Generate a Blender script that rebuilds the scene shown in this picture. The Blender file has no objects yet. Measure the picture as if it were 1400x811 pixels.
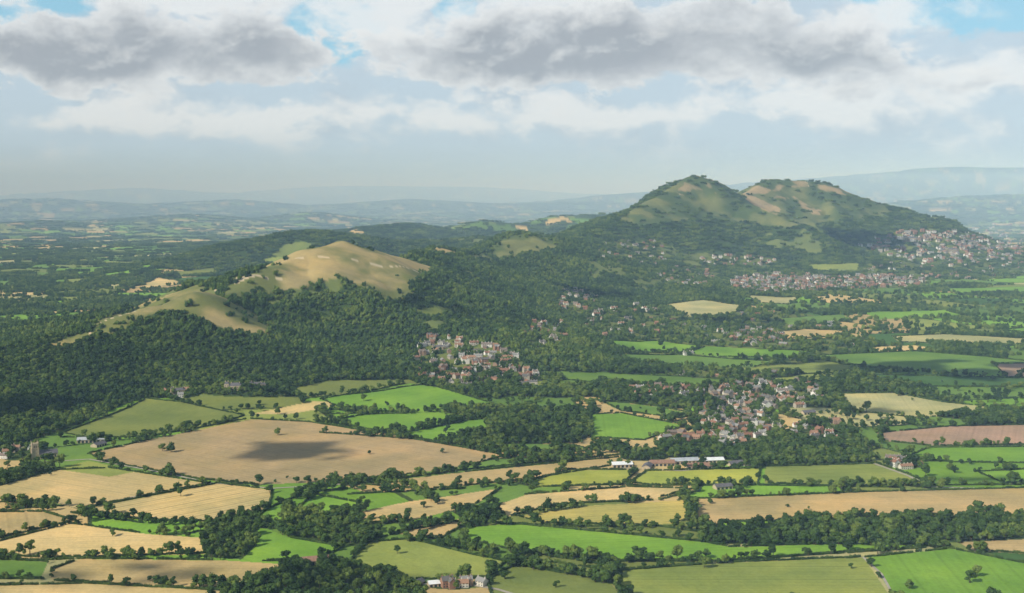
import bpy, math, random, time
import numpy as np
T0=time.time()
rng=np.random.default_rng(7); random.seed(7)
scene=bpy.context.scene
F=1700.0; CH=400.0; HY=262.0
PITCH=math.atan((405.5-HY)/F)
cp,sp=math.cos(PITCH),math.sin(PITCH)
# ---------------------------------------------------------------- noise
def _h(ix,iy,seed):
    h=(ix.astype(np.int64)*374761393+iy.astype(np.int64)*668265263+seed*1442695041)&0xffffffff
    h=((h^(h>>13))*1274126177)&0xffffffff
    h=((h^(h>>16))*2246822519)&0xffffffff
    return ((h^(h>>15))&0xffffff)/float(0xffffff)
def vn(x,y,seed=0):
    xi=np.floor(x);yi=np.floor(y);fx=x-xi;fy=y-yi
    fx=fx*fx*(3-2*fx);fy=fy*fy*(3-2*fy)
    xi=xi.astype(np.int64);yi=yi.astype(np.int64)
    a=_h(xi,yi,seed);b=_h(xi+1,yi,seed);c=_h(xi,yi+1,seed);d=_h(xi+1,yi+1,seed)
    return (a*(1-fx)+b*fx)*(1-fy)+(c*(1-fx)+d*fx)*fy
def fbm(x,y,o=4,seed=0):
    s=0;a=0.5;t=0
    for i in range(o):
        s=s+a*vn(x*2**i+i*17.3,y*2**i-i*9.1,seed+i);t+=a;a*=0.5
    return s/t
def sst(e0,e1,x):
    t=np.clip((x-e0)/(e1-e0),0,1);return t*t*(3-2*t)
# ---------------------------------------------------------------- camera maths
def ray(px,py):
    a=(px-700)/F;b=(405.5-py)/F
    return a, cp+b*sp, -sp+b*cp     # x,y,z
def project(x,y,z):
    zz=z-CH
    dep=y*cp-zz*sp
    up=y*sp+zz*cp
    dep=np.where(dep>1,dep,1e9)
    return 700+F*x/dep, 405.5-F*up/dep
def ridgept(px,py,d):
    rx,ry,rz=ray(px,py); k=d/ry
    return (rx*k, d, CH+rz*k)
# ---------------------------------------------------------------- hills
MAIN=[(-80,505,2600,180),(0,478,2650,230),(90,456,2720,250),(180,426,2800,270),(265,399,2880,280),(300,408,3000,280),(375,364,3300,350),(435,336,3480,400),(470,331,3560,420),(500,339,3700,410),(548,358,3900,380),(600,337,4600,410),(650,343,4850,450),(715,320,5200,470),(775,326,5650,490),(830,306,6200,520),(895,271,6650,530),(950,239,7000,560),(975,247,7130,540),(1014,269,7350,520),(1050,246,7700,600),(1120,248,7800,630),(1180,270,7750,600),(1240,297,7600,500),(1295,322,7500,360)]
SP1=[(492,340,3650,300),(570,370,3560,260),(640,402,3420,240)]
SP2=[(950,248,7000,360),(1055,290,6700,360),(1140,332,6250,340)]
SP3=[(715,328,5200,400),(800,358,4900,420),(880,376,4950,380)]
SP4=[(900,275,6700,380),(880,320,6250,380)]
SP5=[(600,345,4600,350),(640,368,4200,320),(700,398,4000,300)]
SP6=[(1120,252,7800,360),(1150,300,7200,340),(1170,330,6900,300)]
BACK=[(60,400,5300,350),(140,384,5600,380),(250,354,6100,340),(330,333,6300,330),(395,319,6500,350),(432,319,6600,350),(520,332,6900,420),(640,338,7000,400)]
FAR1=[(430,320,9000,600),(500,311,9100,450),(560,306,9300,600),(610,316,9400,450),(660,302,9500,550),(720,307,9600,400),(770,295,9800,600),(840,292,10000,700)]
FAR2=[(-100,314,12000,700),(60,305,12500,700),(160,312,12500,700),(260,296,15000,1000),(330,303,15300,800),(420,292,15500,900)]
FARR=[(900,262,24000,3000),(1080,253,25000,4500),(1180,240,27000,5200),(1300,228,28000,5400),(1500,230,29000,5500),(2200,250,29000,5500)]
FARR2=[(1250,276,16000,1800),(1350,268,17000,2200),(1500,264,17500,2200)]
FARL=[(-300,266,34000,5500),(0,268,36000,5500),(180,257,38000,5000),(330,264,40000,5500),(470,254,42000,5500),(640,255,42000,5500),(800,264,42000,5500)]
FARM=[(-200,278,20000,2000),(60,270,21000,1900),(200,279,21000,1600),(330,273,22000,1600),(420,281,22000,1500),(560,271,23000,2000),(700,278,22000,1700),(820,273,22500,2000)]
def chain(x,y,pts,rm,ex=1.6):
    P=[ridgept(*p[:3])+(p[3],) for p in pts]
    h=np.zeros_like(x)
    for a,b in zip(P[:-1],P[1:]):
        W=4.6*max(a[3],b[3])
        ix=np.nonzero((x>min(a[0],b[0])-W)&(x<max(a[0],b[0])+W)&(y>min(a[1],b[1])-W)&(y<max(a[1],b[1])+W))[0]
        if len(ix)==0:continue
        X_=x[ix];Y_=y[ix]
        dx,dy=b[0]-a[0],b[1]-a[1];L=dx*dx+dy*dy
        t=np.clip(((X_-a[0])*dx+(Y_-a[1])*dy)/L,0,1)
        d=np.hypot(X_-a[0]-t*dx,Y_-a[1]-t*dy)
        w=a[3]+(b[3]-a[3])*t
        H=a[2]+(b[2]-a[2])*t
        r=d/w*rm[ix]
        h[ix]=np.maximum(h[ix],H*np.exp(-r**ex))
    return h
def hillparts(x,y):
    n=fbm(x/420,y/420,4,3)
    rm=1+0.46*(n-0.5)*2
    m=chain(x,y,MAIN,rm,1.42)
    for s in (SP1,SP2,SP3,SP4,SP5,SP6): m=np.maximum(m,chain(x,y,s,rm,1.45))
    b=np.maximum(chain(x,y,BACK,rm),chain(x,y,FAR1,rm))
    r2=1.0+(rm-1)*.6
    f=chain(x,y,FARR,r2)
    for s in (FARR2,FARL,FAR2,FARM): f=np.maximum(f,chain(x,y,s,r2))
    return m,b,f
def height(x,y,parts=False):
    x=np.asarray(x,float);y=np.asarray(y,float)
    m,b,f=hillparts(x,y)
    g=1-np.abs(2*fbm(x/230,y/230,3,21)-1)       # gullies
    m2=m-0.16*m*(g-0.7)*np.exp(-((m-100)/250)**2)
    h=m2+b+f
    D=np.hypot(x,y)
    und=(fbm(x/700,y/700,2,11)-0.5)*10*sst(900,1600,D)+(vn(x/4000,y/4000,12)-0.5)*60*sst(7000,16000,D)
    h=h+und
    if parts: return h,m,b,f
    return h
def unproject(px,py):
    px=np.atleast_1d(np.asarray(px,float));py=np.atleast_1d(np.asarray(py,float))
    rx,ry,rz=ray(px,py)
    out=np.full((len(px),3),np.nan)
    ds=np.geomspace(900,14000,150)
    K=ds[None,:]/ry[:,None]
    Xs=rx[:,None]*K;Zs=CH+rz[:,None]*K
    df=Zs-height(Xs.ravel(),np.broadcast_to(ds,Xs.shape).ravel()).reshape(Xs.shape)
    hit=df<=0
    has=hit.any(1)&(~hit[:,0])
    j=np.argmax(hit,1);i=np.nonzero(has)[0];j=j[i]
    lo=ds[j-1];hi=ds[j];flo=df[i,j-1];fhi=df[i,j]
    for _ in range(4):
        t=np.clip(flo/(flo-fhi+1e-9),.02,.98)
        d=lo+(hi-lo)*t;k=d/ry[i]
        v=CH+rz[i]*k-height(rx[i]*k,d)
        neg=v<=0
        hi=np.where(neg,d,hi);fhi=np.where(neg,v,fhi);lo=np.where(neg,lo,d);flo=np.where(neg,flo,v)
    k=d/ry[i]
    out[i]=np.stack([rx[i]*k,d,height(rx[i]*k,d)],1)
    return out
# ---------------------------------------------------------------- land use (surveyed field parcels)
C=dict(tan=(.49,.365,.165),tan2=(.56,.43,.195),ochre=(.50,.42,.125),brown=(.38,.285,.145),pink=(.36,.245,.165),
 gb=(.17,.32,.038),gm=(.125,.22,.04),ol=(.235,.28,.065),yg=(.35,.385,.07),dk=(.045,.078,.022),gd=(.06,.13,.03),pale=(.41,.39,.18),dull=(.17,.21,.053))
FIELDS=[
('tan2',[(-60,668),(0,664),(75,643),(150,640),(285,661),(110,696),(60,684),(-60,690)],1,.35),
('ol',[(78,642),(120,630),(185,645),(150,652)],0,0),
('tan2',[(112,696),(298,661),(372,670),(368,692),(345,714),(200,712),(125,700)],1,.9),
('tan',[(-60,700),(60,700),(100,712),(0,736),(-60,740)],1,.4),
('tan2',[(-60,748),(0,740),(95,716),(200,730),(275,735),(280,757),(75,763),(-60,757)],1,.3),
('tan',[(72,778),(110,764),(300,766),(400,772),(425,780),(330,802),(200,801),(70,794)],1,.2),
('tan2',[(-60,802),(120,798),(310,808),(300,840),(-60,840)],1,.2),
('gm',[(-60,762),(66,768),(56,792),(-60,792)],1,0),
('brown',[(122,620),(210,600),(345,573),(420,577),(560,598),(690,623),(640,637),(560,648),(470,658),(350,663),(270,655),(140,630)],1,.3),
('dull',[(85,592),(200,545),(250,550),(335,568),(300,580),(200,595),(130,600)],1,.2),
('dull',[(395,532),(450,520),(560,519),(580,526),(470,540),(410,545)],1,0),
('tan2',[(345,566),(430,548),(475,552),(400,566)],0,0),
('gb',[(440,546),(560,524),(600,530),(668,550),(560,563),(480,562)],1,.3),
('gb',[(436,578),(500,567),(600,563),(640,570),(560,590),(500,590)],1,0),
('gb',[(640,575),(700,570),(745,577),(660,590),(600,604),(540,595),(600,583)],1,.2),
('gm',[(655,608),(760,607),(810,613),(700,620)],1,0),
('tan',[(470,664),(640,645),(848,625),(852,634),(720,656),(560,672),(500,673)],1,.3),
('tan',[(468,705),(560,686),(684,668),(650,690),(560,712),(500,716)],1,.3),
('tan2',[(620,712),(720,676),(860,666),(948,668),(900,681),(760,690),(690,708)],1,.2),
('ochre',[(708,706),(800,692),(935,684),(946,700),(925,716),(850,718),(740,714)],1,.5),
('tan',[(952,682),(1180,673),(1440,666),(1440,706),(1180,710),(990,714),(962,728),(950,702)],1,.25),
('gb',[(628,722),(700,716),(850,730),(960,741),(1000,748),(1180,742),(1290,745),(1150,756),(1000,768),(850,768),(700,752),(640,738)],1,.3),
('ol',[(850,780),(1000,769),(1180,762),(1228,830),(900,830),(845,805)],1,.4),
('gb',[(1186,762),(1300,750),(1440,778),(1440,830),(1232,830)],1,.3),
('ol',[(480,768),(500,742),(560,737),(640,757),(692,768),(662,792),(540,792)],1,0),
('dull',[(664,795),(718,764),(820,778),(862,830),(680,830)],1,0),
('tan',[(1300,735),(1440,735),(1440,760),(1330,752)],1,.3),
('gb',[(362,692),(430,676),(492,688),(470,702),(380,722)],1,0),
('gb',[(300,728),(360,722),(400,736),(470,748),(440,765),(350,768),(310,752)],1,0),
('tan',[(545,730),(590,712),(640,714),(600,738)],1,.3),
('yg',[(716,661),(780,642),(872,643),(850,663),(740,666)],1,.3),
('yg',[(860,660),(885,644),(1040,640),(1036,661),(900,664)],1,.2),
('ol',[(1045,661),(1048,638),(1200,634),(1240,648),(1275,664),(1150,665)],1,.5),
('gb',[(805,567),(850,565),(938,582),(880,602),(808,598)],1,.2),
('gm',[(820,548),(900,556),(950,566),(930,572),(850,562)],1,0),
('pink',[(1200,592),(1300,583),(1440,580),(1440,608),(1280,610),(1205,603)],1,.3),
('gb',[(1238,626),(1270,612),(1440,611),(1440,634),(1300,632)],1,.2),
('gb',[(1335,645),(1440,640),(1440,664),(1370,660)],1,0),
('pale',[(1150,538),(1220,537),(1290,550),(1350,556),(1345,566),(1250,571),(1160,561)],1,.2),
('gb',[(830,466),(900,466),(960,474),(930,482),(860,480),(838,476)],1,0),
('gb',[(965,474),(1060,478),(1110,480),(1080,490),(980,488),(940,482)],1,0),
('gm',[(850,484),(930,485),(1000,491),(1060,494),(1030,502),(930,500),(860,492)],1,0),
('ol',[(1000,505),(1130,494),(1182,500),(1160,510),(1040,512)],1,0),
('gm',[(720,507),(850,511),(1010,520),(960,531),(800,522)],1,0),
('gm',[(1110,486),(1250,480),(1350,488),(1440,498),(1440,512),(1250,508),(1150,498)],1,0),
('gd',[(1170,512),(1280,514),(1440,518),(1440,530),(1250,528)],1,0),  # cloud shade painted into the field's darker green
('pale',[(908,416),(960,410),(1022,418),(1000,430),(940,433)],1,0),
('tan',[(1065,453),(1100,450),(1168,453),(1140,462),(1075,464)],1,0),
('tan2',[(1170,476),(1250,472),(1290,478),(1200,481)],0,0),
('pale',[(1220,460),(1290,457),(1420,464),(1390,472),(1230,468)],1,0),
('pale',[(1020,404),(1092,406),(1080,416),(1040,414)],1,0),
('pink',[(1358,497),(1440,497),(1440,516),(1378,516)],1,0),
('gb',[(1368,452),(1440,442),(1440,456)],1,0),
('ol',[(1100,362),(1175,360),(1170,372),(1110,370)],0,0),
('gb',[(1180,428),(1290,424),(1320,432),(1200,437)],0,0),
('gm',[(1060,436),(1150,430),(1170,438),(1080,444)],0,0),
('gb',[(1290,395),(1400,392),(1440,398),(1320,402)],0,0),
('tan2',[(192,394),(214,381),(242,384),(212,394)],0,0),
('dull',[(372,348),(390,334),(412,330),(430,334),(418,344),(384,352)],0,0),
('dull',[(240,372),(290,366),(300,372),(250,378)],0,0),
('dull',[(560,425),(600,418),(625,424),(590,432)],0,0),
]
WOODS=[
[(-80,478),(90,460),(300,450),(500,455),(600,480),(560,508),(400,522),(300,532),(250,545),(190,545),(85,590),(40,604),(-80,612)],
[(662,578),(768,564),(812,592),(790,606),(682,606)],
[(690,478),(830,492),(960,508),(880,512),(720,505),(660,500)],
[(390,698),(470,704),(522,724),(500,748),(450,744),(395,730)],
[(288,715),(352,700),(352,745),(330,765),(282,762)],
[(330,800),(400,775),(470,770),(560,795),(600,830),(330,830)],
[(820,770),(850,776),(848,800),(812,796)],
[(960,722),(1100,711),(1440,704),(1440,736),(1290,742),(1000,744),(955,738)],
[(620,700),(660,694),(700,708),(640,716)],
]
BALD=[ # open hill grassland
('h',[(60,470),(150,432),(235,400),(265,388),(300,396),(325,414),(385,446),(345,452),(300,446),(262,430),(235,424),(170,444),(90,470)],2300,3500),
('h',[(298,406),(345,376),(400,346),(440,326),(495,326),(545,340),(596,374),(568,382),(566,404),(522,408),(496,394),(460,382),(400,392),(340,406)],2600,4600),
('o',[(640,352),(670,338),(715,312),(745,318),(770,334),(700,352)],4500,6000),
('h',[(583,346),(604,328),(622,344)],4200,5200),
('b',[(845,300),(905,262),(950,230),(1005,250),(1040,244),(1075,236),(1130,242),(1190,266),(1220,290),(1150,302),(1060,312),(1000,302),(940,302),(880,310)],6000,9500),
('t',[(920,264),(950,230),(985,246),(1015,262),(990,266),(952,258),(934,266)],6000,7600),
('t',[(985,256),(1020,264),(1068,286),(1062,294),(1020,278)],6000,7400),
('t',[(1012,268),(1040,244),(1075,234),(1125,240),(1180,266),(1186,273),(1150,270),(1110,256),(1080,255),(1040,265)],6900,9500),
('t',[(1060,268),(1085,270),(1125,290),(1110,292)],6800,9500),
]
def inpoly(px,py,poly):
    poly=np.array(poly,float)
    res=np.zeros(px.shape,bool)
    x0,y0=poly.min(0);x1,y1=poly.max(0)
    idx=np.nonzero((px>=x0)&(px<=x1)&(py>=y0)&(py<=y1))[0]
    if len(idx)==0:return res
    X=px[idx];Y=py[idx];c=np.zeros(len(idx),bool)
    n=len(poly)
    for i in range(n):
        ax,ay=poly[i];bx,by=poly[i-1]
        if ay==by: continue
        c^=((ay>Y)!=(by>Y))&(X<(bx-ax)*(Y-ay)/(by-ay)+ax)
    res[idx]=c
    return res
TOWNS=[(640,500,75,30,95,1),(700,518,40,12,26,1),(1005,580,60,32,95,1),(1050,540,80,20,80,1),(930,600,30,10,16,1),(790,410,28,18,22,1),(1070,388,75,13,300,2),(1180,386,90,9,220,2),(1010,356,55,8,45,1),
 (1300,338,125,22,190,3),(1250,323,36,8,45,3),(870,345,55,18,32,1),(940,378,40,14,40,1),(860,440,60,24,34,1),(750,455,30,20,22,1),(1240,632,22,10,12,1),(20,618,26,12,10,1),(240,538,16,8,6,1),(600,470,30,12,14,1),(1040,460,50,10,34,1),(620,800,40,6,5,1),(1120,590,40,14,18,1),(1010,470,160,50,60,1),(930,535,70,14,36,1),(1370,332,60,26,80,3),(1300,368,130,14,60,1)]
def voro(x,y,s,seed):
    w1=vn(x/300,y/300,31)-.5;w2=vn(x/300,y/300,37)-.5
    X=x+80*w1;Y=y+80*w2
    ca,sa=math.cos(.35),math.sin(.35)
    u=(X*ca+Y*sa)/s;v=(-X*sa+Y*ca)/(s*1.25)
    ui=np.floor(u);vi=np.floor(v)
    f1=np.full(x.shape,9.);f2=np.full(x.shape,9.);A=np.zeros(x.shape,np.int64);B=np.zeros(x.shape,np.int64)
    for i in(-1,0,1):
        for j in(-1,0,1):
            a=(ui+i).astype(np.int64);b=(vi+j).astype(np.int64)
            jx=_h(a,b,seed);jy=_h(a,b,seed+5)
            du=np.abs(a+.15+.7*jx-u);dv=np.abs(b+.15+.7*jy-v)
            d=np.maximum(du,dv)*.7+.3*np.hypot(du,dv)
            near=d<f1
            f2=np.where(near,f1,np.minimum(f2,d))
            A=np.where(near,a,A);B=np.where(near,b,B)
            f1=np.where(near,d,f1)
    return _h(A,B,seed+9),_h(A,B,seed+13),(f2-f1)*s
PAL=np.array([C[k] for k in ('gm','gb','dull','ol','tan','gm','tan2','gb','pale','gd','tan','dull')])
def cover(x,y,z,m,b,f):
    n=len(x);D=np.hypot(x,y)
    px,py=project(x,y,z)
    i1,i2,ed=voro(x,y,230,77)
    k=np.minimum((i1*len(PAL)).astype(int),len(PAL)-1)
    col=PAL[k].copy()*(0.85+.3*i2)[:,None]
    ang=i2*6.28
    fld=np.stack([np.cos(ang),np.sin(ang),.2*np.ones(n)],1)
    far=sst(3500,9000,D)
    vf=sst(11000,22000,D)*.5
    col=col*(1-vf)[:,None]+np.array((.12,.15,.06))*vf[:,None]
    cn=fbm(x/240,y/240,4,51); cl=vn(x/1500,y/1500,57)
    zone=((px>540)&(py>392)&(py<640))|((px<200)&(py>395)&(py<470))
    thr=np.where(zone,.55,.60)-(.12*(cl-.5))-.04*far
    ew=np.clip(D*.0022,8,26)
    gap=vn(x/90,y/90,59)
    tp=np.where((ed<ew)&(gap>.25),.8,.012)
    hedgecol=(ed<ew*.8)
    wood=cn>thr
    tp=np.where(wood,.92,tp)
    tp=np.where(zone&~wood,np.maximum(tp,.07),tp)
    # hills
    bn=fbm(x/300,y/300,3,61)
    bf=(b>14)&(bn>.38)
    tp=np.where(bf,.95,tp)
    hf=(m>12+14*(bn-.5))
    tp=np.where(hf,.97,tp)
    isf=wood|bf|hf|hedgecol
    col[isf]=C['dk']
    fld[isf,2]=0
    glade=hf&(m>25)&(fbm(x/170,y/170,4,64)<.34)
    tp[glade]=.14;col[glade]=(.13,.165,.05)
    farf=(f>45)&(cn>.47)
    col[farf]=(.06,.085,.04)
    fld[D>6000,2]=0
    # authored
    ne=np.nonzero(D<6000)[0]
    PX=px.copy();PY=py.copy()
    PX[ne]+=(fbm(x[ne]/60,y[ne]/60,2,71)-.5)*3;PY[ne]+=(fbm(x[ne]/60,y[ne]/60,2,73)-.5)*1.2
    lim=(D>1000)&(D<9500)
    for i,(c,poly,hd,st) in enumerate(FIELDS):
        q=inpoly(PX,PY,poly)&lim
        if not q.any():continue
        cc=np.array(C[c])*(.92+.16*((i*37%10)/10))
        pn=(fbm(x[q]/75,y[q]/75,3,200+i)-.5)
        col[q]=cc[None,:]*(1+pn[:,None]*np.array((.6,.42,.5)))
        tp[q]=0.0012
        fld[q]=(DIRC[i][0],DIRC[i][1],st)
    for poly in WOODS:
        q=inpoly(PX,PY,poly)&lim&(D<3500)
        col[q]=C['dk'];fld[q,2]=0;tp[q]=.9
    for (cx,cy,rx,ry,nn,kind) in TOWNS:
        r=((px-cx)/rx)**2+((py-cy)/ry)**2
        q=(r<1)&lim&(tp>.005)
        g=vn(x[q]/28,y[q]/28,91)
        tp[q]=np.where(g>.5,.55,.10) if kind==1 else (np.where(g>.45,.5,.08) if kind==3 else np.where(g>.55,.25,.03))
        col[q]=np.where((g>.5)[:,None],np.array(C['dk']),np.array(C['dull'])*.75)
        fld[q,2]=0
    hq=np.nonzero((m>5)&(D<9500)&(D>2200))[0]
    if len(hq):
        hx,hy=x[hq],y[hq]
        bj=(fbm(hx/100,hy/100,4,81)-.5)*40;bk=(fbm(hx/90,hy/90,4,83)-.5)*22
        g=sst(.36,.64,fbm(hx/110,hy/110,5,85)+.35*(vn(hx/260,hy/260,86)-.5))
        path=np.abs(fbm(hx/330,hy/330,3,99)-.5)<.007
        for kind,poly,d0,d1 in BALD:
            sc_=.4 if kind in 'bt' else 1
            q=inpoly(px[hq]+bj*sc_,py[hq]+bk*sc_,poly)&(hy>d0)&(hy<d1)
            if kind=='t': q&=g>.25
            ii=hq[q];gg=g[q][:,None]
            if kind=='h': a=np.array((.355,.285,.13));bb=np.array((.135,.155,.05))
            if kind=='o': a=np.array((.19,.20,.07));bb=np.array((.085,.12,.038))
            if kind=='b': a=np.array((.15,.165,.058));bb=np.array((.065,.10,.032))
            if kind=='t': a=np.array((.33,.255,.14));bb=np.array((.16,.155,.07))
            cc=(a*gg+bb*(1-gg))
            if kind in 'ht': cc[path[q]]=(.50,.42,.28)
            col[ii]=cc;fld[ii,2]=0
            if kind=='b': tp[ii]=np.where(g[q]<.2,.25,.03)
            elif kind=='o': tp[ii]=np.where(g[q]<.25,.3,.02)
            else: tp[ii]=np.where(g[q]<.05,.12,.004)
            if kind=='h':
                lowm=(m[ii]<120)&(hy[q]>2600)&(hy[q]<4600)&(g[q]<.35)&(px[ii]>300)
                tp[ii]=np.where(lowm,.3,tp[ii])
    return px,py,D,col,fld,tp
DIRC={}
for i,(c,poly,hd,st) in enumerate(FIELDS):
    w=unproject([p[0] for p in poly],[p[1] for p in poly])
    e=np.roll(w,-1,0)-w;L=np.nan_to_num(np.hypot(e[:,0],e[:,1]),nan=0);j=int(np.argmax(L))
    DIRC[i]=(-e[j,1]/max(L[j],1),e[j,0]/max(L[j],1)) if L[j]>0 else (1,0)
print('setup',time.time()-T0)
# ---------------------------------------------------------------- node helpers
class X:
    nt=None
    def __init__(s,k):s.k=k
    @staticmethod
    def op(o,*a):
        n=X.nt.nodes.new('ShaderNodeMath');n.operation=o
        for i,v in enumerate(a):
            if isinstance(v,X):X.nt.links.new(v.k,n.inputs[i])
            else:n.inputs[i].default_value=float(v)
        return X(n.outputs[0])
    def __add__(s,o):return X.op('ADD',s,o)
    __radd__=__add__
    def __sub__(s,o):return X.op('SUBTRACT',s,o)
    def __rsub__(s,o):return X.op('SUBTRACT',o,s)
    def __mul__(s,o):return X.op('MULTIPLY',s,o)
    __rmul__=__mul__
    def __truediv__(s,o):return X.op('DIVIDE',s,o)
def clamp01(a):
    n=X.op('ADD',a,0);n.k.node.use_clamp=True;return n
def smooth(a,e0,e1):
    n=X.nt.nodes.new('ShaderNodeMapRange');n.interpolation_type='SMOOTHSTEP'
    X.nt.links.new(a.k,n.inputs[0]);n.inputs[1].default_value=e0;n.inputs[2].default_value=e1
    return X(n.outputs[0])
def comb(a,b,c=0):
    n=X.nt.nodes.new('ShaderNodeCombineXYZ')
    for i,v in enumerate((a,b,c)):
        if isinstance(v,X):X.nt.links.new(v.k,n.inputs[i])
        else:n.inputs[i].default_value=float(v)
    return n.outputs[0]
def noise(vec,scale,detail=4,rough=.5,dist=0):
    n=X.nt.nodes.new('ShaderNodeTexNoise');X.nt.links.new(vec,n.inputs['Vector'])
    n.inputs['Scale'].default_value=scale;n.inputs['Detail'].default_value=detail;n.inputs['Roughness'].default_value=rough;n.inputs['Distortion'].default_value=dist
    return X(n.outputs['Fac'])
def mixc(f,a,b,mode='MIX'):
    n=X.nt.nodes.new('ShaderNodeMix');n.data_type='RGBA';n.blend_type=mode
    def s(i,v):
        if isinstance(v,X):X.nt.links.new(v.k,n.inputs[i])
        elif isinstance(v,tuple):n.inputs[i].default_value=(*v,1)
        elif isinstance(v,(int,float)):n.inputs[i].default_value=v
        else:X.nt.links.new(v,n.inputs[i])
    s(0,f);s(6,a);s(7,b)
    return n.outputs[2]
def newmat(name,rough=.9,spec=.1):
    m=bpy.data.materials.new(name);m.use_nodes=True;X.nt=m.node_tree
    p=m.node_tree.nodes['Principled BSDF'];p.inputs['Roughness'].default_value=rough
    p.inputs['Specular IOR Level'].default_value=spec
    return m,p
def pos():
    return X.nt.nodes.new('ShaderNodeNewGeometry').outputs['Position']
def objco():
    return X.nt.nodes.new('ShaderNodeTexCoord').outputs['Object']
def orand():
    return X(X.nt.nodes.new('ShaderNodeObjectInfo').outputs['Random'])
def ramp(fac,stops,const=False):
    n=X.nt.nodes.new('ShaderNodeValToRGB');X.nt.links.new(fac.k,n.inputs[0])
    cr=n.color_ramp
    if const:cr.interpolation='CONSTANT'
    while len(cr.elements)<len(stops):cr.elements.new(.5)
    for e,(p,c) in zip(cr.elements,stops):e.position=p;e.color=(*c,1)
    return n.outputs[0]
# ---------------------------------------------------------------- materials
mt,p=newmat('terrain_land');nt=X.nt
ac=nt.nodes.new('ShaderNodeAttribute');ac.attribute_name='Col'
af=nt.nodes.new('ShaderNodeAttribute');af.attribute_name='fld'
P=pos()
sx=nt.nodes.new('ShaderNodeSeparateXYZ');nt.links.new(P,sx.inputs[0])
sf=nt.nodes.new('ShaderNodeSeparateXYZ');nt.links.new(af.outputs['Vector'],sf.inputs[0])
u=X(sx.outputs[0])*X(sf.outputs[0])+X(sx.outputs[1])*X(sf.outputs[1])
ph=X.op('FRACT',u/22.0)
tram=smooth(X.op('ABSOLUTE',ph-.5),.40,.47)
ph2=X.op('SINE',u*(6.283/9.0))
n1=noise(P,1/14.,4,.65);n2=noise(P,1/120.,4,.6);n3=noise(P,1/3.0,2,.6)
var=0.72+0.28*n1*1.0+(n2-.5)*.7+(n3-.5)*.4+.14
st=X(sf.outputs[2])
var=var-st*tram*.30+st*ph2*.11
c=mixc(1.0,ac.outputs['Color'],comb(var,var,var),'MULTIPLY')
warm=mixc(clamp01((n2-.42)*2.2),c,mixc(1.0,c,(1.15,.97,.78),'MULTIPLY'))
nt.links.new(warm,p.inputs['Base Color'])
bp=nt.nodes.new('ShaderNodeBump');bp.inputs['Strength'].default_value=.7;bp.inputs['Distance'].default_value=2.0
nt.links.new(n1.k,bp.inputs['Height']);nt.links.new(bp.outputs[0],p.inputs['Normal'])
MT=mt
def leafmat(name,lo,mid,hi):
    m,p=newmat(name,.75,.12)
    n=noise(objco(),.45,2,.6);r=orand()
    w_=noise(pos(),1/180.,3,.6)
    f=clamp01(r*.8+(n-.5)*.9+(w_-.5)*1.8+.08)
    X.nt.links.new(ramp(f,[(0,lo),(.5,mid),(1,hi)]),p.inputs['Base Color'])
    return m
ML=leafmat('broadleaf_foliage',(.022,.048,.012),(.056,.104,.021),(.145,.195,.038))
MH=leafmat('hedge_foliage',(.022,.046,.012),(.048,.085,.02),(.09,.135,.03))
MB,p=newmat('bark');n=noise(objco(),2,3)
X.nt.links.new(ramp(n,[(0,(.06,.045,.03)),(1,(.14,.11,.08))]),p.inputs['Base Color'])
MWall,p=newmat('house_wall')
r=orand();n=noise(objco(),.8,3)
cw=ramp(r,[(0,(.33,.19,.13)),(.22,(.36,.25,.18)),(.4,(.62,.58,.5)),(.62,(.78,.76,.71)),(.85,(.42,.37,.3))],True)
X.nt.links.new(mixc(1.0,cw,ramp(n,[(0,(.75,.75,.75)),(1,(1,1,1))]),'MULTIPLY'),p.inputs['Base Color'])
MRoof,p=newmat('house_roof')
r2=X.op('FRACT',orand()*7.31)
cw=ramp(r2,[(0,(.27,.145,.095)),(.20,(.34,.20,.13)),(.40,(.15,.145,.14)),(.62,(.22,.18,.155)),(.85,(.28,.275,.265))],True)
X.nt.links.new(mixc(1.0,cw,ramp(noise(objco(),1.2,3),[(0,(.65,.65,.65)),(1,(1.1,1.1,1.1))]),'MULTIPLY'),p.inputs['Base Color'])
def simple(name,a,b,sc=.5,rough=.85):
    m,p=newmat(name,rough,.2)
    X.nt.links.new(ramp(noise(objco(),sc,4),[(.3,a),(.7,b)]),p.inputs['Base Color']);return m
MGlass,p=newmat('window_glass',.1,.5);p.inputs['Base Color'].default_value=(.03,.04,.05,1)
MStone=simple('stone',(.36,.29,.19),(.50,.42,.30))
MSlate=simple('slate_roof',(.09,.09,.10),(.16,.15,.16))
MMetal=simple('barn_sheet_roof',(.30,.33,.36),(.48,.50,.52),.15,.5)
MWhite=simple('white_sheet_roof',(.62,.64,.66),(.75,.77,.78),.15,.5)
MRust=simple('rust_roof',(.22,.13,.09),(.32,.19,.13))
MTrack=simple('lane_surface',(.30,.27,.22),(.42,.38,.31),.1)
MCloud,p=newmat('shadow_cloud_body',1,0);p.inputs['Base Color'].default_value=(.8,.8,.8,1)  # opaque surface of the off-frame clouds added for ground shadows
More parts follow.
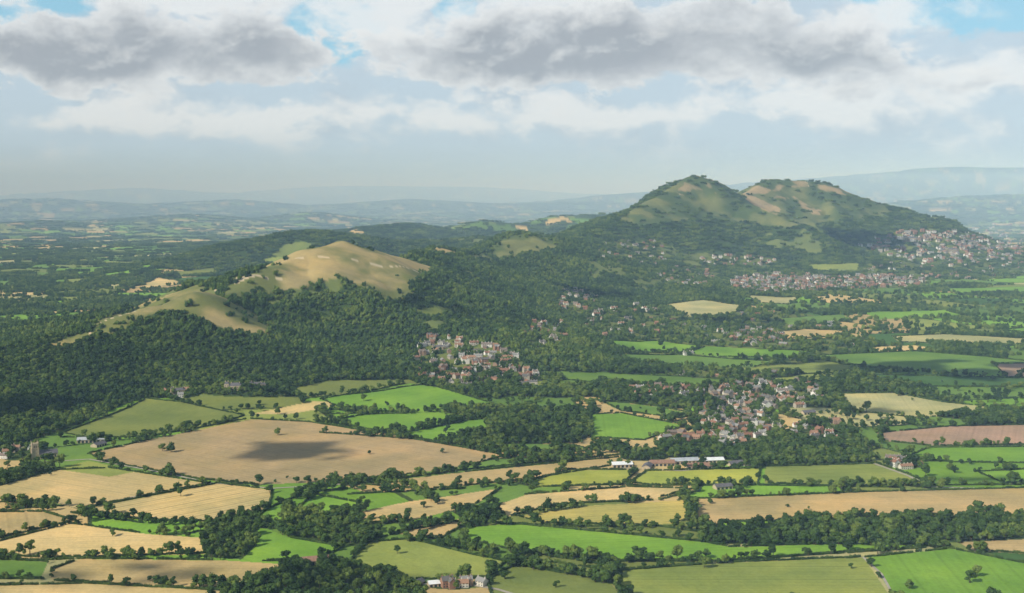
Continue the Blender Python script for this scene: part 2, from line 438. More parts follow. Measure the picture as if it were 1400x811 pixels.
# ---------------------------------------------------------------- terrain mesh
rows=[2,60,200,400,600,800,900];d=960
while d<2400: rows.append(d);d+=d*d/680000*1.0
while d<8600: rows.append(d);d+=11
while d<45000: rows.append(d);d+=d*d/680000*.7
while d<130000: rows.append(d);d*=1.08
rows=np.array(rows)
tf=np.arctan(np.linspace(-790,790,1000)/F)
tr=np.linspace(tf[-1],2*math.pi+tf[0],60)[1:-1]
az=np.concatenate([tf,tr]);R,Cn=len(rows),len(az)
DD,AA=np.meshgrid(rows,az,indexing='ij')
k=np.where(np.abs(((AA+math.pi)%(2*math.pi))-math.pi)<=tf[-1]+1e-6,1/np.cos(AA),1/np.cos(tf[-1]))
x=(DD*k*np.sin(AA)).ravel();y=(DD*k*np.cos(AA)).ravel()
z,m,b,f=height(x,y,True)
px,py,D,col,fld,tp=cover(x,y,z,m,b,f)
print('terrain',R,Cn,len(x),time.time()-T0)
me=bpy.data.meshes.new('terrain')
nv=len(x);me.vertices.add(nv);me.vertices.foreach_set('co',np.stack([x,y,z],1).astype(np.float32).ravel())
I,J=np.meshgrid(np.arange(R-1),np.arange(Cn),indexing='ij');J2=(J+1)%Cn
q=np.stack([I*Cn+J,I*Cn+J2,(I+1)*Cn+J2,(I+1)*Cn+J],-1).reshape(-1,4)[:,::-1]
me.loops.add(q.size);me.loops.foreach_set('vertex_index',q.astype(np.int32).ravel())
me.polygons.add(len(q));me.polygons.foreach_set('loop_start',np.arange(0,q.size,4,dtype=np.int32))
me.update(calc_edges=True)
me.polygons.foreach_set('use_smooth',np.ones(len(q),bool))
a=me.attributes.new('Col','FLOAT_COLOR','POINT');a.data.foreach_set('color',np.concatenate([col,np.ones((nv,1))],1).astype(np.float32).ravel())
a=me.attributes.new('fld','FLOAT_VECTOR','POINT');a.data.foreach_set('vector',fld.astype(np.float32).ravel())
me.materials.append(MT)
ob=bpy.data.objects.new('terrain',me);scene.collection.objects.link(ob)
print('mesh',time.time()-T0)
# ---------------------------------------------------------------- plant meshes
import bmesh
def ico(sub):
    bm=bmesh.new();bmesh.ops.create_icosphere(bm,subdivisions=sub,radius=1)
    v=np.array([w.co[:] for w in bm.verts]);fc=[[w.index for w in f.verts] for f in bm.faces];bm.free();return v,fc
IC={1:ico(1),2:ico(2)}
class MB_:
    def __init__(s):s.v=[];s.f=[];s.m=[]
    def add(s,v,f,m):
        o=len(s.v);s.v+= [tuple(map(float,q)) for q in v];s.f+=[tuple(i+o for i in q) for q in f];s.m+=[m]*len(f)
    def mesh(s,name,mats,smooth=False):
        me=bpy.data.meshes.new(name);me.from_pydata(s.v,[],s.f)
        for m in mats:me.materials.append(m)
        me.polygons.foreach_set('material_index',np.array(s.m,np.int32));me.update();return me
    def cyl(s,p0,p1,r0,r1,m,n=6):
        p0=np.array(p0,float);p1=np.array(p1,float);d=p1-p0;d/=np.linalg.norm(d)
        a=np.cross(d,(1,0,0) if abs(d[0])<.9 else (0,1,0));a/=np.linalg.norm(a);b=np.cross(d,a)
        v=[];
        for p,r in((p0,r0),(p1,r1)):
            for i in range(n):
                t=i/n*6.2832;v.append(p+r*(a*math.cos(t)+b*math.sin(t)))
        s.add(v,[(i,(i+1)%n,n+(i+1)%n,n+i) for i in range(n)],m)
    def lobe(s,c,r,ncards,size,sub=1,m=0,core=.78):
        v,fc=IC[sub]
        r=np.array(r,float)*np.ones(3)
        vv=v*(1+.28*(rng.random((len(v),1))-.5)*2)*r*core+c
        s.add(vv,fc,m)
        for i in range(ncards):
            d=rng.normal(size=3);d/=np.linalg.norm(d)
            if d[2]<-.5:d[2]*=-1
            p=c+d*r*(.8+.35*rng.random())
            nrm=d+rng.normal(size=3)*.6;nrm/=np.linalg.norm(nrm)
            a=np.cross(nrm,rng.normal(size=3));a/=np.linalg.norm(a);b=np.cross(nrm,a)
            q=size*(.6+.8*rng.random())
            s.add([p+a*q,p+b*q*.8,p-a*q*.9,p-b*q*.7],[(0,1,2,3)],m)
    def box(s,c,sz,m,rot=0):
        x,y,z=c;a,b,h=[q/2 for q in sz];v=[]
        for dz in(-h,h):
            for dx,dy in((-a,-b),(a,-b),(a,b),(-a,b)):v.append((x+dx,y+dy,z+dz))
        s.add(v,[(3,2,1,0),(4,5,6,7),(0,1,5,4),(1,2,6,5),(2,3,7,6),(3,0,4,7)],m)
def tree(hh=12,wd=5,nl=9,cards=36):
    b=MB_()
    b.cyl((0,0,-1),(0,0,hh*.35),.45,.3,1);
    for i in range(4):
        t=i*1.57+rng.random();b.cyl((0,0,hh*.3),(wd*.5*math.cos(t),wd*.5*math.sin(t),hh*.6),.22,.08,1,5)
    for i in range(nl):
        t=rng.random()*6.28;q=math.sqrt(rng.random())*wd*.68;zz=hh*(.30+.47*rng.random())
        if i==0:q=0;zz=hh*.72
        c=np.array((q*math.cos(t),q*math.sin(t),zz));rr=wd*(.30+.22*rng.random())
        b.lobe(c,(rr,rr,rr*.85),cards,.62,2)
    return b.mesh('broadleaf_tree_mesh',[ML,MB])
def conifer():
    b=MB_();b.cyl((0,0,-1),(0,0,14),.35,.1,1)
    for i in range(9):
        z=2+i*1.5;r=3.6*(1-i/10)
        b.lobe(np.array((0,0,z)),(r,r,1.1),26,.6,1)
    return b.mesh('conifer_mesh',[ML,MB])
def clump(n,rad,hh,cards,size,sub=1,stretch=1):
    b=MB_()
    for i in range(n):
        t=rng.random()*6.28;q=math.sqrt(rng.random())*rad;r=3.0+2.4*rng.random();h=hh*(.62+.6*rng.random())
        c=np.array((q*math.cos(t)*stretch,q*math.sin(t),h-r))
        b.cyl((c[0],c[1],-2),(c[0],c[1],h-r),.4,.3,1,4)
        b.lobe(c,(r,r,r*1.15),cards,size,sub)
        b.lobe(c+np.array((rng.normal()*r*.5,rng.normal()*r*.5,-r*.7)),(r*.9,r*.9,r*.9),cards//2,size,sub)
    return b.mesh('tree_group_mesh',[ML,MB])
def hedge():
    b=MB_()
    for i in range(6):
        b.lobe(np.array((-3.3+i*1.35,rng.normal()*.25,1.1+.35*rng.random())),(1.25,1.1,1.4+.5*rng.random()),16,.4,1)
    return b.mesh('hedge_mesh',[MH,MB])
def mkcol(name,meshes):
    c=bpy.data.collections.new(name)
    for i,me in enumerate(meshes):
        o=bpy.data.objects.new(name+'_part_%02d'%i,me);c.objects.link(o)
    return c
near_meshes=[tree(12,5.2,10),tree(13,6,12),tree(10,4.6,9),tree(14,5,11),tree(9,4.5,8),tree(11,6,12),tree(15,6.5,14),tree(10,5.5,9)]
CT=mkcol('tree_kinds',near_meshes+[conifer()])
CC=mkcol('grove_kinds',[clump(5,7.5,11,24,.9,1) for _ in range(8)])
CF=mkcol('far_grove_kinds',[clump(14,20,12,8,1.6,1) for _ in range(5)])
CX=mkcol('far_wood_kinds',[clump(20,26,11,4,2.2,1,2.0) for _ in range(4)])
CHg=mkcol('hedge_kinds',[hedge() for _ in range(4)])
def gn(coll):
    g=bpy.data.node_groups.new('scatter_'+coll.name,'GeometryNodeTree')
    g.interface.new_socket('Geometry',in_out='INPUT',socket_type='NodeSocketGeometry')
    g.interface.new_socket('Geometry',in_out='OUTPUT',socket_type='NodeSocketGeometry')
    i=g.nodes.new('NodeGroupInput');o=g.nodes.new('NodeGroupOutput')
    ci=g.nodes.new('GeometryNodeCollectionInfo');ci.inputs['Collection'].default_value=coll
    ci.inputs['Separate Children'].default_value=True;ci.inputs['Reset Children'].default_value=True
    ip=g.nodes.new('GeometryNodeInstanceOnPoints');ip.inputs['Pick Instance'].default_value=True
    def at(n,t):
        a=g.nodes.new('GeometryNodeInputNamedAttribute');a.data_type=t;a.inputs['Name'].default_value=n;return a.outputs['Attribute']
    L=g.links.new
    L(i.outputs[0],ip.inputs['Points']);L(ci.outputs[0],ip.inputs['Instance'])
    L(at('idx','INT'),ip.inputs['Instance Index']);L(at('rot','FLOAT_VECTOR'),ip.inputs['Rotation']);L(at('scl','FLOAT_VECTOR'),ip.inputs['Scale'])
    L(ip.outputs[0],o.inputs[0]);return g
def scatter(name,pts,rot,scl,nk,coll):
    n=len(pts);me=bpy.data.meshes.new(name);me.vertices.add(n)
    me.vertices.foreach_set('co',np.asarray(pts,np.float32).ravel())
    a=me.attributes.new('idx','INT','POINT');a.data.foreach_set('value',rng.integers(0,nk,n).astype(np.int32))
    rr=np.zeros((n,3),np.float32);rr[:,2]=rot
    a=me.attributes.new('rot','FLOAT_VECTOR','POINT');a.data.foreach_set('vector',rr.ravel())
    a=me.attributes.new('scl','FLOAT_VECTOR','POINT');a.data.foreach_set('vector',np.asarray(scl,np.float32).ravel())
    o=bpy.data.objects.new(name,me);scene.collection.objects.link(o)
    md=o.modifiers.new('scatter','NODES');md.node_group=gn(coll)
    print(name,n);return o
def cands(d0,d1,sp_):
    w=d1*math.tan(math.radians(24.5))
    gx=np.arange(-w,w,sp_);gy=np.arange(d0*.88,d1,sp_)
    X_,Y_=np.meshgrid(gx,gy);X_=X_.ravel()+rng.uniform(-.5,.5,X_.size)*sp_;Y_=Y_.ravel()+rng.uniform(-.5,.5,Y_.size)*sp_
    k=(np.abs(X_)<Y_*math.tan(math.radians(24.5))+60)&(Y_>=d0)&(Y_<d1)
    return X_[k],Y_[k]
def zone(name,d0,d1,sp_,coll,nk,s0,s1,sz=(1,1)):
    x,y=cands(d0,d1,sp_);z,m,b,f=height(x,y,True)
    px,py,D,col,fld,tp=cover(x,y,z,m,b,f)
    k=rng.random(len(x))<tp
    x,y,z=x[k],y[k],z[k];n=len(x)
    s=rng.uniform(s0,s1,n)*(.75+.55*fbm(x/45,y/45,2,300));sc=np.stack([s,s,s*rng.uniform(.8,1.15,n)],1)
    return scatter(name,np.stack([x,y,z-.3],1),rng.uniform(0,6.28,n),sc,nk,coll)
zone('woodland_trees',980,2700,8.0,CT,8,.5,1.3)
zone('hillside_woodland',2700,5600,13.5,CC,8,.65,1.15)
zone('distant_woodland',5600,9300,26,CF,5,.65,1.0)
zone('far_plain_woodland',9300,22000,88,CX,4,.7,1.1)
print('trees',time.time()-T0)
# hedges on field boundaries + tree rows
hp=[];hr=[];tpnt=[]
def run(poly,closed,dens_tree,wob=2.0,double=False,hedge_p=.93):
    w=unproject([p[0] for p in poly],[p[1] for p in poly])
    n=len(w)
    for i in range(n if closed else n-1):
        a=w[i];b_=w[(i+1)%n]
        if np.isnan(a).any() or np.isnan(b_).any():continue
        L=math.hypot(b_[0]-a[0],b_[1]-a[1]);ang=math.atan2(b_[1]-a[1],b_[0]-a[0])
        if L<5 or L>2500:continue
        has=random.random();mod=random.choice([.15,.5,1,1.8])
        step=5.5;gap=random.randint(0,9999)
        K_=np.arange(int(L/step))*step/L
        G=vn((a[0]+(b_[0]-a[0])*K_)/60,(a[1]+(b_[1]-a[1])*K_)/60,gap)
        for t,g in zip(K_,G):
            xx=a[0]+(b_[0]-a[0])*t;yy=a[1]+(b_[1]-a[1])*t
            if random.random()<hedge_p and has>.2:hp.append((xx+random.gauss(0,.5),yy+random.gauss(0,.5)));hr.append(ang)
            pt=dens_tree*(2.4 if g>.56 else .35)*(mod if closed else 1)
            if random.random()<pt:
                for r_ in range(2 if double else 1):tpnt.append((xx+random.gauss(0,wob),yy+random.gauss(0,wob)))
for c,poly,hd,st in FIELDS:
    if hd and min(p[1] for p in poly)>400:
        run(poly,True,.18 if min(p[1] for p in poly)>600 else .28)
ROWS=[([(0,690),(100,702),(200,716),(350,722)],.8),([(280,738),(352,702),(420,673),(480,668)],.8),([(60,766),(170,762),(282,760)],.15),
([(480,664),(640,642),(850,622)],.65),([(480,676),(640,668),(715,662)],.7),([(560,738),(640,752),(760,762),(850,776)],.8),([(500,740),(560,725),(620,714)],.65),
([(960,740),(1130,744),(1290,745)],.7),([(640,748),(700,772),(820,792)],.7),([(1000,766),(1150,757),(1300,747)],.5),([(930,668),(945,700),(960,745)],.7),
([(0,655),(40,635),(90,628)],.6),([(690,626),(850,612),(1000,618),(1200,608)],.7),([(1040,636),(1200,630)],.6),([(560,600),(650,612),(800,618)],.6),([(1270,664),(1440,662)],.5),([(860,664),(1040,664),(1240,667)],.5),
([(470,660),(560,668),(600,690)],.5),([(345,571),(430,575),(560,596)],.5),([(85,598),(200,598),(340,572)],.6),([(700,752),(850,768),(960,766)],.3),([(760,690),(900,684),(950,672)],.5),([(650,714),(760,720),(900,720),(960,728)],.5),
([(440,592),(560,600),(690,622)],.6),([(600,565),(640,573),(560,592)],.6),([(450,566),(560,566),(668,552)],.6),([(380,722),(400,700),(430,676)],.5)]
for r_,dn in ROWS: run(r_,False,dn,2.8,dn>.6)
hp=np.array(hp);hz=height(hp[:,0],hp[:,1]);n=len(hp)
s=rng.uniform(.7,1.35,n)
scatter('hedgerow',np.stack([hp[:,0],hp[:,1],hz-.2],1),hr,np.stack([np.ones(n),rng.uniform(.8,1.2,n),s],1),4,CHg)
tq=np.array(tpnt);tz=height(tq[:,0],tq[:,1]);n=len(tq);s=rng.uniform(.4,1.3,n)
scatter('hedgerow_trees',np.stack([tq[:,0],tq[:,1],tz-.2],1),rng.uniform(0,6.28,n),np.stack([s,s,s*rng.uniform(.8,1.1,n)],1),8,CT)
# individual field trees
SOLO=[(222,617,1.1),(234,618,1.2),(505,621,.7),(41,758,1.25),(154,733,1.0),(205,794,.5),(100,795,.7),(870,760,.9),(880,758,.9),(1057,762,1.2),(1105,760,1.1),(1200,757,1.2),(1326,797,1.2),(1243,805,.8),(702,768,.9),(543,757,.8),(955,764,1.1),(965,763,.9),(1013,764,.7),(1160,752,1),(1357,520,1.2),(1105,697,.4),(760,803,.8),(690,792,.8),(1280,610,.9),(286,800,.5),(1340,560,1),(620,577,1.1),(648,574,1),(585,580,1),(612,588,.9),(545,600,.9)]
sw=unproject([s[0] for s in SOLO],[s[1] for s in SOLO])
for i,(w,s) in enumerate(zip(sw,SOLO)):
    o=bpy.data.objects.new('oak_tree',near_meshes[i%6]);scene.collection.objects.link(o)
    o.location=(w[0],w[1],w[2]-.2);o.scale=(s[2]*1.15,s[2]*1.15,s[2]*1.05);o.rotation_euler=(0,0,i*1.3)
# ---------------------------------------------------------------- buildings
def house(L=11,W=8,H=5.2,RH=3,wing=False,chim=2):
    b=MB_()
    def body(cx,cy,L,W,H,RH,ax):
        def T(v):return (cx+v[0],cy+v[1],v[2]) if ax==0 else (cx-v[1],cy+v[0],v[2])
        a,w=L/2,W/2
        v=[(-a,-w,-1.5),(a,-w,-1.5),(a,w,-1.5),(-a,w,-1.5),(-a,-w,H),(a,-w,H),(a,w,H),(-a,w,H),(-a,0,H+RH),(a,0,H+RH)]
        b.add([T(q) for q in v],[(0,1,5,4),(2,3,7,6),(1,2,6,9,5),(3,0,4,8,7)],0)
        e=.45;t=.2
        for sg in(-1,1):
            v=[(-a-e,sg*(w+e),H-e*RH/w+.02),(a+e,sg*(w+e),H-e*RH/w+.02),(a+e,0,H+RH+.02),(-a-e,0,H+RH+.02)]
            v+=[(q[0],q[1],q[2]+t) for q in v]
            b.add([T(q) for q in v],[(0,1,2,3),(4,5,6,7),(0,1,5,4),(1,2,6,5),(2,3,7,6),(3,0,4,7)],1)
        n=max(2,int(L/3))
        for sg in(-1,1):
            for i in range(n):
                xx=-a+(i+.5)*L/n
                for zz in(1.0,3.6):
                    if zz+1.3>H:continue
                    dr=(i==n//2 and zz<2)
                    z0=0 if dr else zz;w2=.5 if dr else .6
                    yy=sg*(w+.03)
                    b.add([T(q) for q in((xx-w2,yy,z0),(xx+w2,yy,z0),(xx+w2,yy,zz+1.3),(xx-w2,yy,zz+1.3))],[(0,1,2,3)],2)
        for i in range(chim):
            xx=-a+.8+i*(L-1.6)/max(1,chim-1)
            q=T((xx,0,0));b.box((q[0],q[1],H+RH+.3),(1.0,1.0,2.4),0)
    body(0,0,L,W,H,RH,0)
    if wing: body(L*.22,-W*.55,W*1.1,W*.7,H-.3,RH*.8,1)
    return b.mesh('house_mesh',[MWall,MRoof,MGlass])
HM=[house(),house(13,8,5.4,3.2,True),house(9,7.5,5,3.2,False,1),house(16,8,5.2,2.8,False,3),house(12,9,7.8,3.4,True),house(20,8,5,3,False,4)]
CHs=mkcol('house_kinds',HM)
allp=[]
for (cx,cy,rx,ry,nn,kind) in TOWNS:
    t=rng.random(nn)*6.28;q=np.sqrt(rng.random(nn))
    if kind==2: # terraces/estate streets
        px_=cx+q*np.cos(t)*rx;py_=cy+np.round(q*np.sin(t)*ry/2.2)*2.2
    else: px_=cx+q*np.cos(t)*rx;py_=cy+q*np.sin(t)*ry
    allp+=[(a,b_,kind) for a,b_ in zip(px_,py_)]
hw=unproject([a[0] for a in allp],[a[1] for a in allp]);kd=np.array([a[2] for a in allp])
ok=~np.isnan(hw[:,0]);hw=hw[ok];kd=kd[ok]
keep=[];grid={}
for i,w in enumerate(hw):
    key=(int(w[0]//19),int(w[1]//19))
    if key in grid:continue
    grid[key]=1;keep.append(i)
hw=hw[keep];kd=kd[keep]
z,m_,b_,f_=height(hw[:,0],hw[:,1],True);tpz=cover(hw[:,0],hw[:,1],z,m_,b_,f_)[5]
ok=tpz>.005;hw=hw[ok];kd=kd[ok]
nearh=hw[:,1]<2250
rots=rng.choice([.3,1.87,.5,2.1,.1],len(hw))+rng.normal(size=len(hw))*.2
k=~nearh
s=rng.uniform(.85,1.15,k.sum())*np.where(kd[k]==3,1.7,np.where(kd[k]==2,1.3,1.1))
scatter('village_houses',hw[k],rots[k],np.stack([s,s,s],1),6,CHs)
for i in np.nonzero(nearh)[0]:
    o=bpy.data.objects.new('brick_house',HM[i%6]);scene.collection.objects.link(o);o.location=hw[i];o.rotation_euler=(0,0,rots[i]);
def place(name,me,px,py,rot,sc=1):
    w=unproject([px],[py])[0];o=bpy.data.objects.new(name,me);scene.collection.objects.link(o);o.location=w;o.rotation_euler=(0,0,rot);o.scale=(sc,sc,sc);return o
def barn(L,W,H,RH,roof):
    b=MB_();a,w=L/2,W/2
    b.add([(-a,-w,-1),(a,-w,-1),(a,w,-1),(-a,w,-1),(-a,-w,H),(a,-w,H),(a,w,H),(-a,w,H),(-a,0,H+RH),(a,0,H+RH)],[(0,1,5,4),(2,3,7,6),(1,2,6,9,5),(3,0,4,8,7)],0)
    for sg in(-1,1):
        v=[(-a-.6,sg*(w+.6),H-.6*RH/w+.05),(a+.6,sg*(w+.6),H-.6*RH/w+.05),(a+.6,0,H+RH+.05),(-a-.6,0,H+RH+.05)];v+=[(q[0],q[1],q[2]+.2) for q in v]
        b.add(v,[(0,1,2,3),(4,5,6,7),(0,1,5,4),(1,2,6,5),(2,3,7,6),(3,0,4,7)],1)
    n=int(L/6)
    for i in range(n):
        xx=-a+(i+.5)*L/n
        b.add([(xx-1.8,-w-.04,0),(xx+1.8,-w-.04,0),(xx+1.8,-w-.04,H*.75),(xx-1.8,-w-.04,H*.75)],[(0,1,2,3)],2)
    b.add([(a+.04,-2.5,0),(a+.04,2.5,0),(a+.04,2.5,4),(a+.04,-2.5,4)],[(0,1,2,3)],2)
    return b.mesh('barn_mesh',[MStone,roof,MGlass])
B1=barn(42,18,5,3,MMetal);B2=barn(30,14,4.5,3,MWhite);B3=barn(36,15,4.5,3.5,MRust);B4=barn(24,12,4,3,MSlate)
for nm,mm,a,c_,r_ in [('farm_barn',B2,850,638,.15),('farm_barn',B3,905,636,.1),('farm_barn',B1,935,633,.2),('farm_barn',B2,975,632,.15),('farm_barn',B3,955,640,.1),('farm_barn',B4,1005,636,.4),('farm_barn',B4,885,640,1.3),('farm_barn',B1,125,604,.2),('farm_barn',B4,135,610,1.2),('farm_barn',B4,1105,566,.3),('farm_barn',B3,820,530,.1),('farm_barn',B2,600,800,.3),('farm_barn',B4,570,800,1.1),('farm_barn',B4,988,668,.3),('farm_barn',B3,430,770,.3)]:
    place(nm,mm,a,c_,r_,.75 if c_>790 else 1)
# church with crenellated west tower
b=MB_();b.box((0,0,11),(9.5,9.5,26),0)
for zz in(8,16,23.6):b.box((0,0,zz),(9.9,9.9,.4),0)
for i in range(4):
    for s_ in(-1,1):
        b.box((-3.6+i*2.4,s_*4.55,24.7),(1.2,.45,1.4),0);b.box((s_*4.55,-3.6+i*2.4,24.7),(.45,1.2,1.4),0)
for sx_ in(-1,1):
    for sy_ in(-1,1):
        b.box((sx_*4.6,sy_*4.6,8),(1.6,1.6,20),0);b.cyl((sx_*4.5,sy_*4.5,25),(sx_*4.5,sy_*4.5,29),.6,.05,0,5)
for s_ in(-1,1):
    for o_ in(-1.3,1.3):
        b.add([(o_-.6,s_*4.78,18),(o_+.6,s_*4.78,18),(o_+.6,s_*4.78,21.4),(o_,s_*4.78,22.2),(o_-.6,s_*4.78,21.4)],[(0,1,2,3,4)],2)
        b.add([(s_*4.78,o_-.6,18),(s_*4.78,o_+.6,18),(s_*4.78,o_+.6,21.4),(s_*4.78,o_,22.2),(s_*4.78,o_-.6,21.4)],[(0,1,2,3,4)],2)
a0,a1,w,H,RH=4.7,32,5.5,8,5
b.add([(a0,-w,-2),(a1,-w,-2),(a1,w,-2),(a0,w,-2),(a0,-w,H),(a1,-w,H),(a1,w,H),(a0,w,H),(a0,0,H+RH),(a1,0,H+RH)],[(0,1,5,4),(2,3,7,6),(1,2,6,9,5)],0)
for sg in(-1,1):
    v=[(a0,sg*(w+.4),H-.3),(a1+.4,sg*(w+.4),H-.3),(a1+.4,0,H+RH+.1),(a0,0,H+RH+.1)];v+=[(q_[0],q_[1],q_[2]+.25) for q_ in v]
    b.add(v,[(0,1,2,3),(4,5,6,7),(0,1,5,4),(1,2,6,5),(2,3,7,6)],1)
    for i in range(5):
        xx=8+i*5;b.add([(xx-.8,sg*(w+.04),2),(xx+.8,sg*(w+.04),2),(xx+.8,sg*(w+.04),5.5),(xx,sg*(w+.04),6.6),(xx-.8,sg*(w+.04),5.5)],[(0,1,2,3,4)],2)
place('church',b.mesh('church_mesh',[MStone,MSlate,MGlass]),48,628,.5)
# country houses
def manor():
    b=MB_()
    def blk(cx,cy,L,W,H,RH):
        a,w=L/2,W/2
        b.add([(cx-a,cy-w,-2),(cx+a,cy-w,-2),(cx+a,cy+w,-2),(cx-a,cy+w,-2),(cx-a,cy-w,H),(cx+a,cy-w,H),(cx+a,cy+w,H),(cx-a,cy+w,H)],[(0,1,5,4),(1,2,6,5),(2,3,7,6),(3,0,4,7)],0)
        k=min(a,w)*.95
        b.add([(cx-a-.4,cy-w-.4,H),(cx+a+.4,cy-w-.4,H),(cx+a+.4,cy+w+.4,H),(cx-a-.4,cy+w+.4,H),(cx-a+k,cy-w+k,H+RH),(cx+a-k,cy-w+k,H+RH),(cx+a-k,cy+w-k,H+RH),(cx-a+k,cy+w-k,H+RH)],[(0,1,5,4),(1,2,6,5),(2,3,7,6),(3,0,4,7),(4,5,6,7),(3,2,1,0)],1)
        n=int(L/3.2)
        for i in range(n):
            for zz in np.arange(1,H-2,3.4):
                xx=cx-a+(i+.5)*L/n;yy=cy-w-.04
                b.add([(xx-.6,yy,zz),(xx+.6,yy,zz),(xx+.6,yy,zz+2),(xx-.6,yy,zz+2)],[(0,1,2,3)],2)
        for i in(-.6,.6):b.box((cx+i*a,cy,H+RH),(1.4,1.4,3),0)
    blk(0,0,26,13,9,5);blk(-16,-2,9,9,13,4);blk(14,3,12,10,8,4)
    return b.mesh('manor_mesh',[MStone,MSlate,MGlass])
MN=manor()
place('country_house',MN,322,533,.1);place('country_house',MN,352,530,.3,.8);place('country_house',MN,245,538,.4,.8);place('country_house',MN,782,402,.2,1.1);place('country_house',MN,600,478,.1,.8);place('country_house',MN,1245,330,.1,2.);place('country_house',MN,1325,335,.1,2.);place('country_house',MN,1300,345,.1,1.8)
# lanes
def lane(poly,w=4):
    pts=unproject([p[0] for p in poly],[p[1] for p in poly]);V=[];Fc=[]
    L=[]
    for a_,c_ in zip(pts[:-1],pts[1:]):
        n=max(2,int(np.hypot(*(c_-a_)[:2])/12))
        for i in range(n):L.append(a_+(c_-a_)*i/n)
    L.append(pts[-1]);L=np.array(L)[:,:2];t=np.gradient(L,axis=0);t/=np.linalg.norm(t,axis=1)[:,None];nn=np.stack([-t[:,1],t[:,0]],1)
    for sg in(-1,0,1):
        q_=L+nn*sg*w/2;V.append(np.concatenate([q_,(height(q_[:,0],q_[:,1])+.35)[:,None]],1))
    n=len(L);V=np.concatenate(V)
    Fc=[(k_*n+i,k_*n+i+1,(k_+1)*n+i+1,(k_+1)*n+i) for k_ in(0,1) for i in range(n-1)]
    me=bpy.data.meshes.new('lane_mesh');me.from_pydata(V.tolist(),[],Fc);me.materials.append(MTrack)
    o=bpy.data.objects.new('country_lane',me);scene.collection.objects.link(o)
lane([(60,632),(122,628),(200,642),(285,660),(372,668),(470,662)],4.5);lane([(110,694),(200,676),(290,661)],3)
lane([(560,800),(620,796),(680,806),(760,830)],4.5);lane([(1180,762),(1205,785),(1230,830)],3);lane([(1195,634),(1240,650),(1275,666),(1340,668)],5);lane([(850,640),(930,644),(1030,636)],4)
# ---------------------------------------------------------------- sun, clouds, sky
EL=math.radians(37);AZ=math.atan2(-.80,-.60)
S=np.array((math.sin(AZ)*math.cos(EL),math.cos(AZ)*math.cos(EL),math.sin(EL)))
from mathutils import Vector
sl=bpy.data.lights.new('sun','SUN');sl.energy=5.0;sl.angle=math.radians(.55);sl.color=(1,.95,.83)
so=bpy.data.objects.new('sun',sl);scene.collection.objects.link(so);so.rotation_euler=Vector(S).to_track_quat('Z','Y').to_euler()
def add_shadow_cloud(px,py,rx,ry,zc=1500):  # unseen cloud above the frame, added to cast a shadow on the ground
    g=unproject([px],[py])[0];c=g+S*((zc-g[2])/S[2])
    b=MB_();v,fc=IC[2]
    n=int(16+rx*ry/2000)
    n=min(n,120)
    for i in range(n):
        t=rng.random()*6.28;q=rng.random()**.55;r=(.17+.24*rng.random())*min(rx,ry)*(1.25-q)
        cc=np.array((math.cos(t)*q*rx,math.sin(t)*q*ry,rng.random()*r*.5))
        b.add(v*(1+.3*(rng.random((len(v),1))-.5))*r*np.array((1.2,1,.6))+cc,fc,0)
    me=b.mesh('shadow_cloud',[MCloud]);o=bpy.data.objects.new('shadow_cloud',me);scene.collection.objects.link(o);o.location=c
for a in [(400,616,105,105),(150,785,120,50),(1290,505,380,180),(40,560,150,110),(500,795,110,50),(1180,560,130,60),(820,405,200,120),(1180,330,320,220),(640,430,150,90),(720,600,150,50),(1330,655,90,40),(1000,440,220,100)]:add_shadow_cloud(*a)
w=bpy.data.worlds.new('World');scene.world=w;w.use_nodes=True;nt=w.node_tree;X.nt=nt
bg=nt.nodes['Background'];sky=nt.nodes.new('ShaderNodeTexSky');sky.sky_type='NISHITA';sky.sun_disc=False;sky.sun_elevation=EL;sky.sun_rotation=AZ;sky.altitude=400
tc=nt.nodes.new('ShaderNodeTexCoord');sp3=nt.nodes.new('ShaderNodeSeparateXYZ');nt.links.new(tc.outputs['Generated'],sp3.inputs[0])
dx,dy,dz=[X(sp3.outputs[i]) for i in range(3)]
azn=X.op('ARCTAN2',dx,dy);el=X.op('ARCSINE',dz)
wv3=comb(azn,el*1.4,3.3)
wx=noise(wv3,22,5,.62)-.5;wy=noise(comb(azn,el*1.4,9.3),22,5,.62)-.5
aw=azn+wx*.08;ew_=el+wy*.05
def blob(px,py,rx,ry,wt):
    a0=math.atan((px-700)/F);e0=math.atan((HY-py)/F)
    p=(aw-a0)/(rx/F);q=(ew_-e0)/(ry/F)
    r=p*p+q*q
    return X.op('EXPONENT',r*-1.0)*wt
def tot(l):
    s=None
    for a in l:
        g=blob(*a);s=g if s is None else s+g
    return s
def cl(oa,oe,sc,det,sd):
    return noise(comb((azn+oa)*1.0,(el+oe)*1.7,sd),sc,det,.58,.2)
nA=cl(0,0,9,6,1.7);nA2=cl(-.012,.010,9,6,1.7)
nB=cl(0,0,26,6,5.1);nB2=cl(-.005,.005,26,6,5.1)
dens=nA*.55+nB*.45
lit=(nA-nA2)*4.0+(nB-nB2)*3.0
dark=tot([(240,72,215,52,1.0),(60,100,100,36,.9),(400,88,80,34,.45),(680,86,150,46,.8),(870,70,250,60,.9),(1130,86,120,42,.7),(1330,125,90,22,.4),(1000,24,120,24,.35)])
brt=tot([(500,22,95,44,1.2),(360,165,70,24,1.2),(150,168,120,18,1.0),(1060,148,170,20,1.0),(60,235,120,12,.6),(1360,120,90,26,1.0),(780,8,120,16,.9),(250,6,140,16,1.1),(560,155,120,18,.8),(800,160,120,15,.8),(1200,35,70,26,.9)])
gap=tot([(5,8,115,44,1.4),(1350,8,160,46,1.6),(455,46,58,44,1.4),(1230,0,60,20,.6),(620,8,44,18,.8)])
base=mixc(smooth(nA,.42,.62)*.5,(.55,.685,.81),(.46,.54,.635))
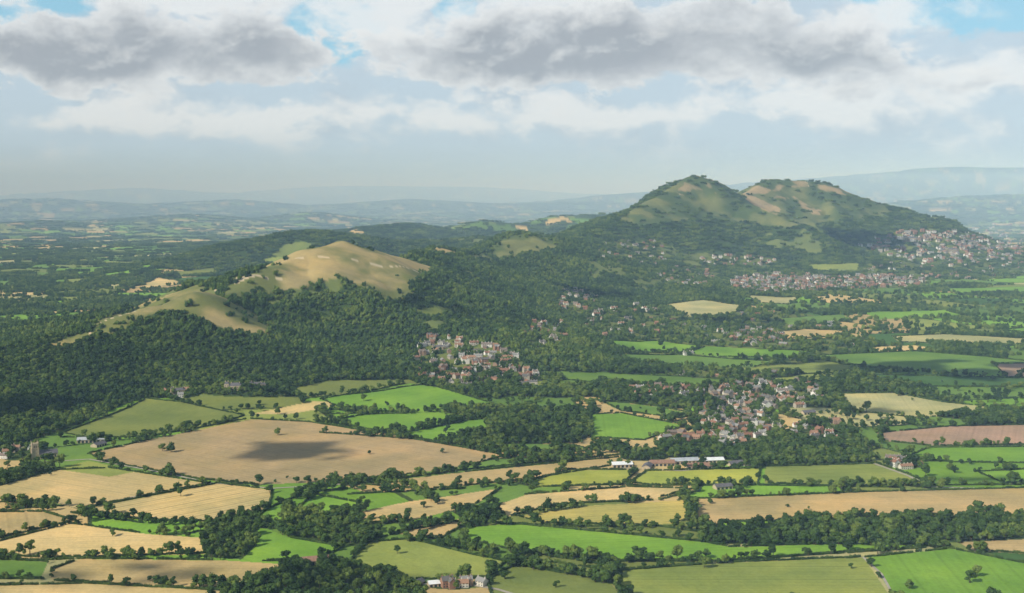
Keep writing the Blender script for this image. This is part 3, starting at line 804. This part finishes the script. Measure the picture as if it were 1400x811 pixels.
gm=clamp01(smooth(gap+(.5-dens)*1.4,.35,.70))
up=smooth(el,.22,.5)
skc=nt.nodes.new('ShaderNodeVectorMath');skc.operation='SCALE';nt.links.new(sky.outputs[0],skc.inputs[0]);skc.inputs[3].default_value=.09
blue=mixc(smooth(el,.0,.5),mixc(.82,skc.outputs[0],(.34,.73,.99)),skc.outputs[0])
bg1=mixc(gm,base,blue)
pf=clamp01(smooth(dens+brt*.20,.49,.66)*.85)
bg2=mixc(pf,bg1,(.87,.91,.94))
m1v=dark+(dens-.5)*3.2
M1=smooth(m1v,.32,.62);core=smooth(m1v,.40,1.30)
c1=mixc(core,(.80,.845,.885),(.395,.435,.485))
c1=mixc(clamp01(lit*.65+brt*.55),c1,(.88,.91,.93))
c1=mixc(clamp01(lit*-.6),c1,(.37,.40,.455))
cloudy=mixc(clamp01(M1-up),bg2,c1)
gm2=up*smooth(dens,.47,.55)
cloudy=mixc(gm2,cloudy,blue)
over=mixc(up*.62,cloudy,(.12,.16,.23))
low=mixc(smooth(el,.055,.004),over,(.49,.63,.77))
nt.links.new(low,bg.inputs[0]);bg.inputs[1].default_value=1.0
# haze: thin everywhere, a thicker bank over the distant vale
def hazebox(name,sc,loc,dens,absd,g):
    bpy.ops.mesh.primitive_cube_add(size=1);hz=bpy.context.object;hz.name=name;hz.scale=sc;hz.location=loc
    mh=bpy.data.materials.new(name);mh.use_nodes=True;n_=mh.node_tree;n_.nodes.remove(n_.nodes['Principled BSDF'])
    vs=n_.nodes.new('ShaderNodeVolumeScatter');vs.inputs['Color'].default_value=(.44,.69,1,1);vs.inputs['Density'].default_value=dens;vs.inputs['Anisotropy'].default_value=g
    va=n_.nodes.new('ShaderNodeVolumeAbsorption');va.inputs['Color'].default_value=(.45,.82,1,1);va.inputs['Density'].default_value=absd
    ad=n_.nodes.new('ShaderNodeAddShader');n_.links.new(vs.outputs[0],ad.inputs[0]);n_.links.new(va.outputs[0],ad.inputs[1])
    n_.links.new(ad.outputs[0],n_.nodes['Material Output'].inputs['Volume']);hz.data.materials.append(mh)
hazebox('haze',(300000,300000,1500),(0,0,450),4.0e-5,.9e-5,-.35)
hazebox('distant_haze',(240000,120000,1000),(0,68600,230),7.0e-5,.8e-5,-.35)
# camera
cam=bpy.data.cameras.new('camera');co=bpy.data.objects.new('camera',cam);scene.collection.objects.link(co)
co.location=(0,0,CH);co.rotation_euler=(math.pi/2-PITCH,0,0);cam.sensor_width=36;cam.lens=36*F/1400;cam.clip_start=1;cam.clip_end=400000
scene.camera=co
scene.view_settings.view_transform='Standard';scene.view_settings.look='None';scene.view_settings.exposure=0
print('done',time.time()-T0)
